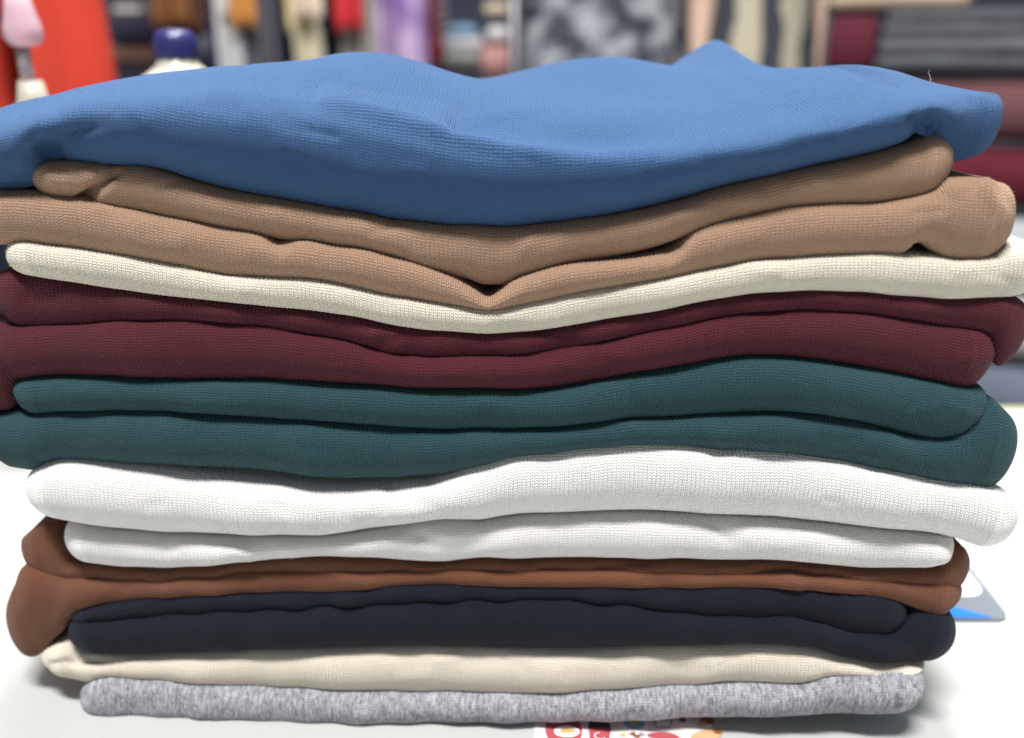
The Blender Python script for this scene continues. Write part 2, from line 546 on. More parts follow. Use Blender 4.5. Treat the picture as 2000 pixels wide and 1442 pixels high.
cream_top = [(8, 492), (20, 476), (45, 471)] + tan_b_bot[2:-3] + [(1937, 506), (1965, 491), (2000, 486), (2040, 490)]
cream_bot = [(8, 512), (25, 527), (70, 534), (140, 546), (245, 562), (315, 572), (420, 583), (525, 593), (595, 600), (700, 613), (790, 632), (860, 642),
             (947, 647), (1000, 644), (1070, 637), (1140, 627), (1210, 614), (1280, 602), (1350, 588), (1405, 578), (1475, 569), (1580, 564),
             (1650, 565), (1755, 572), (1860, 578), (1965, 576), (2040, 566)]
burg_a_top = [(-12, 545), (0, 532), (25, 529)] + cream_bot[2:-1] + [(1990, 592), (2012, 606)]
burg_a_bot = [(-12, 600), (0, 618), (35, 628), (105, 632), (175, 630), (245, 625), (332, 621), (420, 625), (525, 635), (630, 653), (720, 672), (790, 688),
              (860, 695), (930, 695), (1000, 690), (1070, 679), (1140, 670), (1245, 650), (1300, 636), (1405, 616), (1475, 607), (1580, 602),
              (1685, 609), (1790, 621), (1860, 635), (1925, 646), (1948, 712), (1980, 694), (2012, 650)]
burg_b_top = [(-90, 650), (0, 640), (105, 634), (175, 631)] + burg_a_bot[5:25] + [(1923, 643), (1946, 655)]
burg_b_bot = [(-90, 800), (0, 803), (18, 798), (34, 742), (140, 737), (280, 740), (420, 744), (525, 744), (700, 751), (755, 754), (895, 760), (1000, 761), (1105, 754),
              (1175, 744), (1245, 730), (1350, 712), (1405, 702), (1475, 697), (1580, 704), (1650, 714), (1755, 733), (1825, 747), (1895, 761), (1922, 758), (1946, 735)]
teal_a_top = [(20, 755), (34, 743)] + burg_b_bot[4:-2] + [(1916, 765), (1934, 784)]
teal_a_bot = [(20, 785), (36, 810), (105, 805), (210, 802), (315, 802), (420, 809), (525, 817), (650, 823), (755, 831), (860, 838), (965, 837), (1070, 831),
              (1175, 823), (1300, 815), (1405, 807), (1510, 803), (1580, 807), (1650, 817), (1720, 833), (1790, 851), (1825, 856), (1867, 851), (1902, 831), (1934, 812)]
teal_b_top = [(-60, 816)] + teal_a_bot[1:-4] + [(1850, 850), (1885, 828), (1915, 795), (1942, 790), (1968, 815), (1990, 862)]
teal_b_bot = [(-60, 895), (0, 902), (21, 915), (66, 921), (90, 905), (122, 901), (210, 905), (315, 908), (420, 914), (525, 922), (650, 934), (755, 936), (825, 931), (895, 922),
              (947, 908), (1000, 894), (1070, 884), (1175, 875), (1300, 872), (1440, 880), (1580, 894), (1685, 912), (1790, 933), (1860, 948), (1947, 962), (1972, 946), (1990, 905)]
white_a_top = [(52, 960), (70, 920), (90, 906)] + teal_b_bot[5:-3] + [(1895, 953), (1950, 966), (1984, 990)]
white_a_sh = [(52, 960), (70, 922), (122, 908), (210, 917), (315, 931), (420, 945), (525, 956), (650, 965), (755, 965), (825, 956), (880, 937), (947, 910), (1000, 895),
              (1070, 885), (1300, 873), (1580, 895), (1790, 934), (1950, 967), (1984, 990)]
white_a_bot = [(52, 990), (63, 1001), (91, 1017), (140, 1028), (245, 1042), (350, 1049), (455, 1052), (560, 1052), (650, 1047), (755, 1035), (825, 1026), (877, 1021),
               (930, 1022), (982, 1015), (1035, 1010), (1175, 1008), (1300, 1008), (1405, 1012), (1510, 1019), (1615, 1028), (1720, 1038), (1825, 1050),
               (1874, 1061), (1902, 1071), (1935, 1081), (1962, 1078), (1984, 1050)]
white_b_top = [(118, 1048), (126, 1034), (140, 1029)] + white_a_bot[4:-5] + [(1845, 1054), (1872, 1066)]
white_b_bot = [(118, 1060), (140, 1089), (175, 1098), (280, 1106), (385, 1103), (490, 1092), (595, 1084), (700, 1083), (790, 1092), (860, 1096), (912, 1089),
               (958, 1084), (1017, 1087), (1105, 1085), (1245, 1091), (1350, 1089), (1510, 1092), (1615, 1099), (1685, 1104), (1755, 1105), (1825, 1105), (1848, 1086), (1872, 1072)]
brown_a_top = [(42, 1062), (60, 1041), (94, 1022), (118, 1050), (140, 1089)] + white_b_bot[2:-2] + [(1850, 1085), (1872, 1066), (1888, 1095)]
brown_a_bot = [(42, 1090), (56, 1108), (105, 1120), (175, 1127), (280, 1129), (385, 1122), (490, 1114), (700, 1111), (790, 1112), (930, 1106), (1175, 1110), (1350, 1113),
               (1510, 1114), (1685, 1122), (1800, 1135), (1888, 1150)]
brown_b_top = [(8, 1215), (35, 1140), (52, 1110), (105, 1121)] + brown_a_bot[3:-1] + [(1845, 1140), (1886, 1150)]
brown_b_bot = [(8, 1245), (28, 1271), (63, 1278), (88, 1266), (106, 1245), (128, 1224), (140, 1203), (168, 1184), (227, 1173), (280, 1166), (385, 1159), (490, 1154), (650, 1150), (755, 1141), (860, 1138),
               (1000, 1138), (1175, 1141), (1350, 1143), (1440, 1140), (1545, 1141), (1615, 1147), (1685, 1155), (1755, 1168), (1790, 1184), (1825, 1200), (1858, 1182), (1886, 1160)]
navy_a_top = [(134, 1212), (145, 1199), (168, 1185)] + brown_b_bot[8:-5] + [(1740, 1166), (1764, 1173), (1775, 1188)]
navy_a_bot = [(134, 1222), (200, 1205), (350, 1192), (525, 1184), (650, 1177), (790, 1170), (930, 1166), (1070, 1160), (1175, 1169), (1300, 1186), (1405, 1196), (1510, 1199), (1580, 1208),
              (1650, 1224), (1720, 1232), (1758, 1230), (1775, 1205)]
navy_b_top = [(130, 1235), (138, 1216)] + navy_a_bot[1:-2] + [(1765, 1222), (1790, 1200), (1830, 1200), (1858, 1215), (1871, 1248)]
navy_b_bot = [(130, 1245), (142, 1266), (160, 1280), (210, 1281), (350, 1278), (525, 1273), (700, 1268), (965, 1269), (1175, 1269), (1350, 1263), (1475, 1259), (1580, 1266),
              (1650, 1281), (1720, 1294), (1790, 1299), (1842, 1299), (1862, 1286), (1871, 1264)]
beige_top = [(76, 1288), (92, 1272), (130, 1262), (160, 1281)] + navy_b_bot[3:-3] + [(1814, 1302)]
beige_bot = [(76, 1300), (105, 1315), (140, 1326), (182, 1330), (200, 1322), (280, 1324), (350, 1332), (455, 1341), (595, 1348), (790, 1355), (1000, 1357), (1175, 1351),
             (1350, 1343), (1405, 1335), (1475, 1336), (1545, 1337), (1580, 1330), (1600, 1319), (1650, 1313), (1720, 1311), (1790, 1309), (1814, 1306)]
grey_top = [(156, 1375), (171, 1345), (200, 1323)] + beige_bot[5:-2] + [(1772, 1313), (1793, 1320), (1805, 1345)]
grey_bot = [(156, 1392), (178, 1413), (245, 1415), (350, 1418), (525, 1420), (700, 1417), (1000, 1410), (1300, 1405), (1475, 1400), (1615, 1395), (1720, 1393), (1780, 1391), (1805, 1372)]

# ---- heather grey, beige, navy at the bottom
g = garment('folded heather grey knit garment lying on the table, lowest of the pile')
fold('folded_layer', g, M['grey'], grey_top, grey_bot, seed=11, off=-.002, bul=.50, wob=.0006)
g = garment('folded beige knit garment between the grey and the navy ones')
fold('folded_layer', g, M['beige'], beige_top, beige_bot, seed=21, off=.001, bul=.50, push=[([(100, 1300), (170, 1290), (240, 1296)], 10, -.0015)])
g = garment('folded navy blue knit garment below the rust brown one')
fold('lower_layer', g, M['navy'], navy_b_top, navy_b_bot, seed=31, off=.0, bul=.50)
fold('upper_layer', g, M['navy'], navy_a_top, navy_a_bot, seed=32, off=.002, bul=.50)
# ---- brown
g = garment('folded rust brown knit garment with a flap hanging at its left end')
fold('lower_layer', g, M['brown'], brown_b_top, brown_b_bot, seed=41, off=.003, bul=.50, push=[([(60, 1130), (40, 1230)], 22, .0012), ([(110, 1140), (100, 1230)], 18, -.001)])
fold('upper_layer', g, M['brown'], brown_a_top, brown_a_bot, seed=42, off=.005, bul=.50)
# ---- white
g = garment('folded white knit garment with a deep slanting crease, under the teal one')
fold('lower_layer', g, M['white'], white_b_top, white_b_bot, seed=51, off=.001, bul=.50, wob=.0010,
     push=[([(820, 1050), (870, 1075), (930, 1060), (990, 1040)], 16, -.0012), ([(1390, 1020), (1450, 1070)], 16, -.0008)])
fold('upper_layer', g, M['white'], white_a_top, white_a_bot, shoulder=white_a_sh, seed=52, off=-.002, bul=.50, ramp=.016,
     push=[([(760, 955), (820, 985), (900, 1000)], 18, -.001)])
# ---- teal
g = garment('folded dark teal knit garment between the burgundy and the white ones')
fold('lower_layer', g, M['teal'], teal_b_top, teal_b_bot, seed=61, off=-.001, bul=.50)
fold('upper_layer', g, M['teal'], teal_a_top, teal_a_bot, seed=62, off=-.001, bul=.50)
# ---- burgundy
g = garment('folded burgundy knit garment directly under the thin cream layer')
fold('lower_layer', g, M['burgundy'], burg_b_top, burg_b_bot, seed=71, off=-.001, bul=.50)
fold('upper_layer', g, M['burgundy'], burg_a_top, burg_a_bot, seed=72, off=.001, bul=.50)
# ---- cream
g = garment('thin folded cream knit garment, a single pale band under the tan one')
fold('folded_layer', g, M['cream'], cream_top, cream_bot, seed=81, off=-.001, bul=.50, wob=.0004)
# ---- tan
g = garment('folded tan brown knit garment with a V shaped dip, under the blue one')
tan_b_arch = [q for q in tan_b_bot if not 1740 < q[0] < 1850] + [(1752, 497), (1772, 486), (1786, 472), (1800, 470), (1816, 482), (1846, 504)]
tan_b_arch.sort()
fold('lower_layer', g, M['tan'], tan_b_top, tan_b_arch, seed=91, off=-.001, bul=.50, wob=.0008,
     push=[([(540, 470), (570, 500)], 22, -.0012), ([(1925, 362), (1960, 420), (1965, 480)], 12, .0012), ([(1310, 500), (1345, 470)], 14, -.001)])
fold('upper_layer', g, M['tan'], tan_a_top, tan_a_bot, seed=92, off=.001, bul=.50, wob=.0008,
     push=[([(160, 395), (215, 340), (235, 322)], 13, -.0035), ([(100, 345), (150, 365)], 14, .0012)])

# ---- blue, the draped top one
rows_px = [
    (.000, [(-140, 262), (0, 248), (100, 222), (250, 205), (400, 200), (550, 206), (700, 226), (850, 258), (1000, 290), (1150, 303), (1300, 300), (1450, 280), (1600, 248), (1750, 212), (1850, 193), (1940, 186), (1990, 190)]),
    (.028, [(-140, 232), (0, 216), (200, 178), (400, 166), (550, 168), (650, 178), (800, 205), (900, 219), (1000, 228), (1150, 226), (1300, 225), (1500, 208), (1650, 180), (1750, 168), (1850, 175), (1990, 180)]),
    (.062, [(-140, 225), (0, 202), (60, 192), (130, 177), (200, 160), (280, 148), (350, 140), (420, 133), (500, 127), (590, 120), (640, 109), (690, 102), (750, 107), (800, 120), (860, 139),
            (930, 160), (1000, 173), (1060, 182), (1250, 184), (1450, 168), (1600, 145), (1690, 129), (1748, 137), (1783, 152), (1825, 165), (1895, 171), (1990, 172)]),
    (.100, [(-140, 235), (0, 225), (200, 178), (400, 148), (560, 138), (690, 118), (800, 138), (930, 156), (1000, 145), (1080, 125), (1150, 114), (1210, 113), (1300, 126), (1400, 135), (1510, 135), (1615, 131),
            (1700, 132), (1800, 165), (1990, 200)]),
    (.145, [(-140, 260), (0, 250), (400, 175), (800, 165), (1100, 150), (1270, 146), (1300, 134), (1345, 106), (1390, 83), (1425, 106), (1460, 140), (1490, 152), (1700, 165), (1990, 215)]),
    (.185, [(-140, 280), (400, 210), (1000, 190), (1500, 190), (1990, 240)]),
]
BOFF = -.006
row_f = [(w, curve(p, BOFF + w)[0]) for w, p in rows_px]


def blue_top(x, w):
    ws = np.array([a for a, _ in row_f]); Z = np.stack([f(x) for _, f in row_f])
    w = np.clip(w, ws[0], ws[-1])
    # catmull-rom across the rows
    m = np.gradient(Z, ws, axis=0)
    i = np.clip(np.searchsorted(ws, w) - 1, 0, len(ws) - 2)
    a = np.arange(len(x)); h = ws[i + 1] - ws[i]; t = (w - ws[i]) / h
    return ((2*t**3 - 3*t**2 + 1) * Z[i, a] + (t**3 - 2*t**2 + t) * h * m[i, a] + (-2*t**3 + 3*t**2) * Z[i+1, a] + (t**3 - t**2) * h * m[i+1, a])


g = garment('rumpled royal blue knit garment draped on top of the whole pile')
fold('draped_layer', g, M['blue'], rows_px[0][1], blue_bot, seed=101, off=BOFF, bul=.72, skew=.8, pucker=24, pamp=.8, grow=.0015, end_roll=.003, r=.005, tip=(.092, .114, .62), phe=math.radians(60), nback=300, depth=.19, ztop=blue_top, mb=44, nx=520, wob=.0008, flat=.95,
     rings=tuple(np.linspace(.02, 1, 52)),
     push=[([(90, 296), (150, 262), (230, 240)], 22, -.0022), ([(1812, 244), (1770, 222)], 24, -.0016), ([(650, 182), (900, 222), (1000, 216), (1150, 196)], 9, .0008), ([(640, 192), (860, 258), (1000, 292), (1200, 314)], 16, .0022), ([(900, 238), (1150, 258), (1400, 262)], 24, -.0040), ([(420, 160), (640, 150), (800, 175)], 30, .0016), ([(560, 235), (760, 300), (900, 340)], 30, -.0007), ([(1330, 235), (1560, 215), (1720, 185)], 18, -.0010), ([(150, 205), (400, 200), (560, 215)], 25, .0008)])

# ------------------------------------------------------------------ loose fibres on the cloth
def fibre(name, parent, mat, pts, rad):
    cu = bpy.data.curves.new(name, 'CURVE'); cu.dimensions = '3D'; cu.bevel_depth = rad; cu.bevel_resolution = 1
    sp_ = cu.splines.new('POLY'); sp_.points.add(len(pts) - 1)
    for i, p in enumerate(pts):
        sp_.points[i].co = (*p, 1)
    dg = bpy.context.evaluated_depsgraph_get()
    tmp = bpy.data.objects.new('tmp', cu); COL.objects.link(tmp); dg.update()
    me = bpy.data.meshes.new_from_object(tmp.evaluated_get(bpy.context.evaluated_depsgraph_get()))
    bpy.data.objects.remove(tmp)
    me.name = name; me.materials.clear(); me.materials.append(mat)
    return link(bpy.data.objects.new(name, me), parent)


lint_m = plain_mat('pale_lint', S(205, 200, 192), .8, .1)
tx, tz = at_depth(1814, 166, .262); ux, uz = at_depth(1812, 137, .262)
fibre('loose_thread', g, lint_m, [(tx, .262, tz - .001), (tx + .0003, .262, tz + .0015), (tx - .0003, .262, tz + .0028), (ux, .2615, uz - .0008), (ux + .0001, .261, uz)], .00012)

# ------------------------------------------------------------------ things on the table
white_pl = plain_mat('white_plastic', S(176, 172, 157), .35, .03, spec=.5)
cap_pl = plain_mat('blue_plastic', S(36, 36, 88), .35, .1, spec=.5)
bx, bz = at_depth(347, 140, .445)
bt = empty('glue_bottle', (0, 0, 0))
tag(bt, 'white plastic bottle with ribbed dark blue cap behind the pile', 'bottle')
lathe('bottle_body', [(.0005, 0), (.026, 0), (.0275, .002), (.0275, .172), (.0262, .1805), (.0215, .1865), (.0140, .1915), (.0100, .1950), (.0092, .1985), (.0005, .1985)], (bx, .447, .0003), white_pl, bt)
n = 48
prof = [(.0005, .1975), (.0100, .1975), (.0103, .1982), (.0101, .2055), (.0092, .2085), (.0070, .2105), (.0005, .2112)]
cap = lathe('cap', prof, (bx, .447, .0003), cap_pl, bt, n=n)
for v in cap.data.vertices:                                            # ribs round the cap
    r_ = Vector((v.co.x - bx, v.co.y - .447)); a = math.atan2(r_.y, r_.x)
    if v.co.z < .207:
        f_ = 1 + .035 * math.cos(a * 12); v.co.x = bx + r_.x * f_; v.co.y = .447 + r_.y * f_

pk = NT('pink_translucent_plastic'); pk.b.inputs['Base Color'].default_value = S(236, 200, 212)
pk.b.inputs['Roughness'].default_value = .25; pk.b.inputs['Transmission Weight'].default_value = .45; pk = pk.m
cl = NT('clear_plastic'); cl.b.inputs['Base Color'].default_value = S(225, 215, 220)
cl.b.inputs['Roughness'].default_value = .15; cl.b.inputs['Transmission Weight'].default_value = .8; cl = cl.m
sx_, sz_ = at_depth(60, 165, .43)
st = empty('pink_bottle'); tag(st, 'small bottle with white cone shoulder, clear neck and pale pink translucent head', 'bottle')
lathe('base', [(.0005, 0), (.017, 0), (.018, .003), (.018, .140), (.0155, .158), (.0095, .172), (.0066, .1805), (.0052, .188), (.0005, .188)], (sx_, .43, .0003), white_pl, st)
lathe('neck', [(.0005, .188), (.0036, .188), (.0030, .191), (.0032, .203), (.0005, .203)], (sx_ - .0008, .43, .0003), cl, st)
lathe('head', [(.0005, .203), (.0062, .2035), (.0088, .2065), (.0086, .2115), (.0066, .2190), (.0044, .2290), (.0005, .2300)], (sx_ + .0008, .43, .0003), pk, st, sx=1.0, sy=.8)

# card with grey border, lying flat
def flat(name, pts, z, th, mat, parent=None, smooth=False):
    bm = bmesh.new()
    lo = [bm.verts.new((x, y, z)) for x, y in pts]; hi = [bm.verts.new((x, y, z + th)) for x, y in pts]
    bm.faces.new(lo); bm.faces.new(hi)
    for i in range(len(pts)):
        j = (i + 1) % len(pts); bm.faces.new((lo[i], lo[j], hi[j], hi[i]))
    return bm_obj(name, bm, mat, parent, smooth)


def rounded(pts, rad, k=6):
    out = []; n_ = len(pts)
    for i in range(n_):
        p, a, b = Vector(pts[i]), Vector(pts[i - 1]), Vector(pts[(i + 1) % n_])
        r_ = min(rad, (a - p).length * .45, (b - p).length * .45)
        s_, e_ = p + (a - p).normalized() * r_, p + (b - p).normalized() * r_
        for q in range(k + 1):
            t = q / k; out.append(tuple((1 - t) ** 2 * s_ + 2 * t * (1 - t) * p + t * t * e_))
    return out


ct = lambda *ps: [on_table(*p) for p in ps]
crd = empty('printed_card'); tag(crd, 'flat card with dark grey border and blue strip on the table', 'card')
flat('card_sheet', rounded(ct((1975, 1216), (1640, 1214), (1700, 1000), (1822, 1020)), .006), .0002, .0010, plain_mat('card_grey', S(104, 110, 118), .5, .05), crd)
flat('white_panel', rounded(ct((1928, 1171), (1700, 1170), (1720, 1010), (1800, 1016)), .008), .00135, .0003, plain_mat('card_white', S(235, 238, 240), .4, .02), crd)
flat('blue_strip', ct((1937, 1213), (1660, 1212), (1680, 1180), (1862, 1192)), .00135, .0003, plain_mat('card_blue', S(38, 110, 205), .4, .05), crd)

# printed sheet of food stickers under the front of the pile
sh = empty('sticker_sheet'); tag(sh, 'pale sheet printed with small food pictures sticking out under the grey garment', 'sticker sheet')
(xa, _), (xb2, ya) = on_table(1042, 1442), on_table(1412, 1500)
flat('sheet', rounded([(xa, ya), (xb2, ya), (xb2 + .001, .262), (xa + .001, .262)], .002), .0002, .00015, plain_mat('sheet_paper', S(226, 214, 214), .45, .03), sh)


def blob(name, px, py, rx, ry, mat, z, rot=0, n=26, wob=0.0, cut=None):
    cx, cy = on_table(px, py); ex = abs(on_table(px + rx, py)[0] - cx); ey = abs(on_table(px, py - ry)[1] - cy)
    pts = []
    for i in range(n):
        a = 2 * math.pi * i / n; q = 1 + wob * math.sin(3 * a + px)
        x, y = ex * q * math.cos(a), ey * q * math.sin(a)
        pts.append((cx + x * math.cos(rot) - y * math.sin(rot), cy + x * math.sin(rot) + y * math.cos(rot)))
    return flat(name, pts, z, .00008, mat, sh)


pr = {k: plain_mat('print_' + k, c, .45, .12, 300) for k, c in dict(red=S(176, 80, 88), cream=S(236, 222, 200), ochre=S(202, 168, 104), black=S(72, 66, 74), blue=S(126, 162, 190), yellow=S(196, 182, 110),
      brown=S(142, 92, 62), bread=S(210, 164, 124), white=S(240, 236, 236), grey=S(150, 146, 150)).items()}
Z1, Z2, Z3 = .00042, .00056, .0007
blob('red_plate', 1101, 1428, 36, 34, pr['red'], Z1); blob('dish', 1107, 1432, 25, 11, pr['white'], Z2); blob('food', 1108, 1431, 15, 5, pr['ochre'], Z3, wob=.15)
flat('cup', ct((1149, 1425), (1193, 1425), (1188, 1460), (1154, 1460)), Z1, .00008, pr['red'], sh)
flat('cup_lid', ct((1148, 1425), (1193, 1425), (1188, 1408), (1152, 1408)), Z2, .00008, pr['black'], sh)
for a in range(9):
    t0, t1 = math.radians(100 + a * 24), math.radians(100 + a * 24 + 26)
    flat('cup_mark', ct(*[(1173 + q * math.cos(t) , 1440 - q * .55 * math.sin(t)) for q, t in ((13, t0), (13, t1), (10.5, t1), (10.5, t0))]), Z2, .00008, pr['white'], sh)
blob('blue_bowl', 1238, 1414, 21, 13, pr['blue'], Z1, -.3); blob('yolk', 1238, 1413, 9, 6, pr['yellow'], Z2)
flat('basket', ct((1277, 1408), (1313, 1408), (1309, 1424), (1281, 1424)), Z1, .00008, pr['grey'], sh)
flat('basket_front', ct((1280, 1411), (1310, 1411), (1306.5, 1421.5), (1283, 1421.5)), Z2, .00008, pr['white'], sh)
blob('loaf', 1297, 1403, 20, 6, pr['brown'], Z3)
blob('nut', 1333, 1408, 7, 5, pr['brown'], Z1); blob('croissant', 1380, 1409, 14, 9, pr['brown'], Z1, .4, wob=.12); blob('croissant', 1372, 1417, 9, 4, pr['bread'], Z2, .2)
blob('sausage', 1298, 1441, 32, 8, pr['red'], Z1, -.15, wob=.1); blob('bread', 1382, 1438, 34, 11, pr['bread'], Z1, .3, wob=.08); blob('bread_crust', 1402, 1432, 9, 5, pr['brown'], Z2)
for px, py, c in ((1217, 1438, 'ochre'), (1236, 1436, 'brown'), (1253, 1437, 'grey'), (1244, 1441, 'brown')):
    blob('crumb', px, py, 6, 4, pr[c], Z1, wob=.2)


# ------------------------------------------------------------------ the shop behind, out of focus
def cloth_mat(name, c, **kw):
    return plain_mat(name, c, .9, kw.pop('var', .36), kw.pop('scale', 10), .1, **kw)


def slab(name, label, px0, px1, py0, py1, Y, mat, depth=.22, group=None, zshift=0, round_=.5):
    """one folded cloth lying on a shelf: rounded front edge, uneven top"""
    x0, z1 = at_depth(px0, py0, Y); x1, z0 = at_depth(px1, py1, Y)
    z0 += zshift; z1 += zshift
    nx, h = 40, z1 - z0
    w1 = wav(abs(hash(name + label)) % 9999, 5, 40, 40)
    prof = []
    for j in range(13):
        a = -math.pi / 2 + math.pi * j / 12
        prof.append((-h * round_ * math.cos(a), .5 + .5 * math.sin(a)))
    prof = [(depth, 0)] + prof + [(depth, 1)]
    V = []
    for i in range(nx + 1):
        s_ = i / nx; x = x0 + (x1 - x0) * s_; e = min(1, min(s_, 1 - s_) * (x1 - x0) / (min(h * .5, .012) + 1e-6)); e = math.sqrt(max(0, 1 - (1 - e) ** 2))
        for q, zf in prof:
            zz = (zf - .5) * (.25 + .75 * e) + .5
            V.append((x, Y + h * round_ + q * (e if q < 0 else 1) + .004 * float(w1(x * 1.0, .1)), z0 + h * zz - (.06 * h * (1 + float(w1(x, .7))) if zf > .6 else 0)))
    m_ = len(prof); Fc = [(i*m_+j, (i+1)*m_+j, (i+1)*m_+(j+1) % m_, i*m_+(j+1) % m_) for i in range(nx) for j in range(m_)]
    Fc += [tuple(range(m_)), tuple(nx*m_+j for j in range(m_ - 1, -1, -1))]
    o = mesh_obj(name, V, Fc, mat)
    return tag(o, label, 'folded cloth', group)


RAIL_Z, RAIL_Y = CH + .62, 2.25


def hang(label, px0, px1, pyb, mat, dy=0.0, seed=0, flare=1.0, Y=RAIL_Y, waves=3.0, amp=.028, cat='hanging garment', slant=0.0, ztop=None, name='hanging_garment'):
    Y = Y + dy
    x0, zb = at_depth(px0, pyb, Y); x1, _ = at_depth(px1, pyb, Y)
    zt = RAIL_Z if ztop is None else ztop
    nx, nz = 44, 26
    r_ = random.Random(seed); p1, p2 = r_.uniform(0, 6), r_.uniform(0, 6)
    V = []
    for side in (0, 1):
        for j in range(nz + 1):
            t = j / nz; z = zt + (zb - zt) * t
            for i in range(nx + 1):
                s_ = i / nx
                wd = (x1 - x0) * (1 - (1 - t) * .12 * flare)
                x = (x0 + x1) / 2 + (s_ - .5) * wd + slant * (t - 1)
                ed = math.sqrt(max(0, 1 - (2 * s_ - 1) ** 2))
                y = Y + amp * (math.sin(s_ * 6.28 * waves + p1 + t * .8) + .5 * math.sin(s_ * 6.28 * waves * 1.9 + p2)) * (.35 + .65 * t) + (-.012 if side == 0 else .012) * ed
                V.append((x, y, z + .006 * math.sin(s_ * 9 + p2) * (t > .98)))
    k_ = (nz + 1) * (nx + 1); g_ = lambda s0, j, i: s0 * k_ + j * (nx + 1) + i
    Fc = []
    for j in range(nz):
        for i in range(nx):
            Fc.append((g_(0, j, i), g_(0, j, i+1), g_(0, j+1, i+1), g_(0, j+1, i)))
            Fc.append((g_(1, j, i), g_(1, j+1, i), g_(1, j+1, i+1), g_(1, j, i+1)))
    for i in range(nx):
        Fc.append((g_(0, nz, i), g_(0, nz, i+1), g_(1, nz, i+1), g_(1, nz, i))); Fc.append((g_(0, 0, i+1), g_(0, 0, i), g_(1, 0, i), g_(1, 0, i+1)))
    o = mesh_obj(name, V, Fc, mat)
    return tag(o, label, cat, 'clothes hanging in the shop behind')


def tube(bm, a, b, rad, n=14):
    a, b = Vector(a), Vector(b); d = (b - a)
    r_ = bmesh.ops.create_cone(bm, cap_ends=True, segments=n, radius1=rad, radius2=rad, depth=d.length)
    q = d.to_track_quat('Z', 'Y')
    for v in r_['verts']:
        v.co = q @ v.co + (a + b) / 2


rail = empty('clothes_rail', (0, 0, 0)); tag(rail, 'steel clothes rail that carries the garments behind the table', 'clothes rail')
bm = bmesh.new(); tube(bm, (-1.45, RAIL_Y, RAIL_Z + .012), (.02, RAIL_Y, RAIL_Z + .012), .012); bm_obj('rail_bar', bm, metal_m, rail)
for x in (-1.43, .005):
    bm = bmesh.new(); tube(bm, (x, RAIL_Y, FLOOR), (x, RAIL_Y, RAIL_Z), .014); bm_obj('post', bm, metal_m, rail)

tie = NT('purple_tie_dye'); oc = tie.n('ShaderNodeTexCoord').outputs['Object']
tie.link(tie.mix(tie.math('MULTIPLY', tie.math('SUBTRACT', tie.noise(oc, 9, 3), .36), 3.2, clamp=True), S(206, 188, 214), S(128, 92, 160)), tie.b.inputs['Base Color'])
tie.b.inputs['Roughness'].default_value = .9; tie = tie.m
hang('purple and lilac tie dyed garment hanging left of the maroon strip', 738, 842, 205, tie, -.03, 1, waves=1.5)
strip = hang('narrow maroon strip hanging beside the purple garment', 838, 868, 122, cloth_mat('maroon_strip', S(132, 44, 58)), 0, 2, slant=-.02, waves=1, amp=.006)
for i in range(6):                                                     # metal rings along its edge
    rx_, rz_ = at_depth(861 + 1.5 * i, -10 + 19 * i, RAIL_Y - .03)
    V_, F_ = [], []
    for a in range(18):
        for b in range(8):
            t, p_ = a / 18 * 6.2832, b / 8 * 6.2832
            V_.append((rx_ + (.0105 + .0028 * math.cos(p_)) * math.cos(t), RAIL_Y - .03 + .0028 * math.sin(p_) + .006 * math.cos(t), rz_ + (.0105 + .0028 * math.cos(p_)) * math.sin(t)))
            F_.append((a*8+b, ((a+1) % 18)*8+b, ((a+1) % 18)*8+(b+1) % 8, a*8+(b+1) % 8))
    mesh_obj('metal_ring', V_, F_, metal_m, strip)
hang('small bright red garment hanging above a pale one', 652, 712, 58, cloth_mat('bright_red', S(206, 60, 66)), -.05, 3, waves=1.4, amp=.01)
hang('pale grey garment hanging behind the bright red one', 664, 738, 150, cloth_mat('pale_grey', S(186, 182, 172), var=.3), .03, 4, waves=2)
hang('cream garment hanging between the black and the grey ones', 588, 640, 140, cloth_mat('cream_cloth', S(222, 216, 190)), -.02, 5, waves=1.2, slant=.03)
hang('short pale pink garment hanging over the cream one', 580, 634, 38, cloth_mat('pale_pink', S(228, 206, 190)), -.06, 6, waves=2, amp=.012)
hang('pale yellow garment hanging beside the cream one', 558, 596, 62, cloth_mat('pale_yellow', S(224, 206, 150)), -.04, 7, waves=1, amp=.01)
hang('black garment hanging between the cream and red ones', 632, 668, 160, cloth_mat('black_cloth', S(46, 48, 58)), .05, 8, waves=2)
hang('charcoal garment hanging behind the yellow one', 524, 592, 165, cloth_mat('charcoal', S(64, 68, 84)), .07, 9, waves=2)
hang('mid grey garment hanging right of the white trouser leg', 488, 548, 165, cloth_mat('mid_grey', S(122, 120, 130)), .02, 10, waves=2)
hang('golden orange garment hanging in front of the grey one', 454, 506, 50, cloth_mat('golden_orange', S(212, 152, 84)), -.06, 11, waves=2.2, amp=.012)
hang('white trouser leg hanging beside the dark blue strip', 438, 490, 165, cloth_mat('white_cloth', S(214, 214, 214)), -.02, 12, waves=.8)
hang('short white garment hanging left of the golden orange one', 428, 458, 34, cloth_mat('white_cotton', S(224, 224, 222)), -.05, 13, waves=1, amp=.008)
hang('narrow dark blue strip hanging left of the white trouser leg', 420, 446, 165, cloth_mat('dark_blue', S(62, 76, 122)), .03, 14, waves=1)
hang('dark brown garment hanging right of the rust coloured one', 366, 428, 62, cloth_mat('dark_brown', S(108, 76, 66)), 0, 15, waves=1.6)
hang('rust coloured garment hanging above the dark plum cloth', 304, 372, 48, cloth_mat('rust', S(150, 102, 66)), -.03, 16, waves=1.6)
rail2 = empty('clothes_rail'); tag(rail2, 'short steel clothes rail that carries the orange red garment', 'clothes rail')
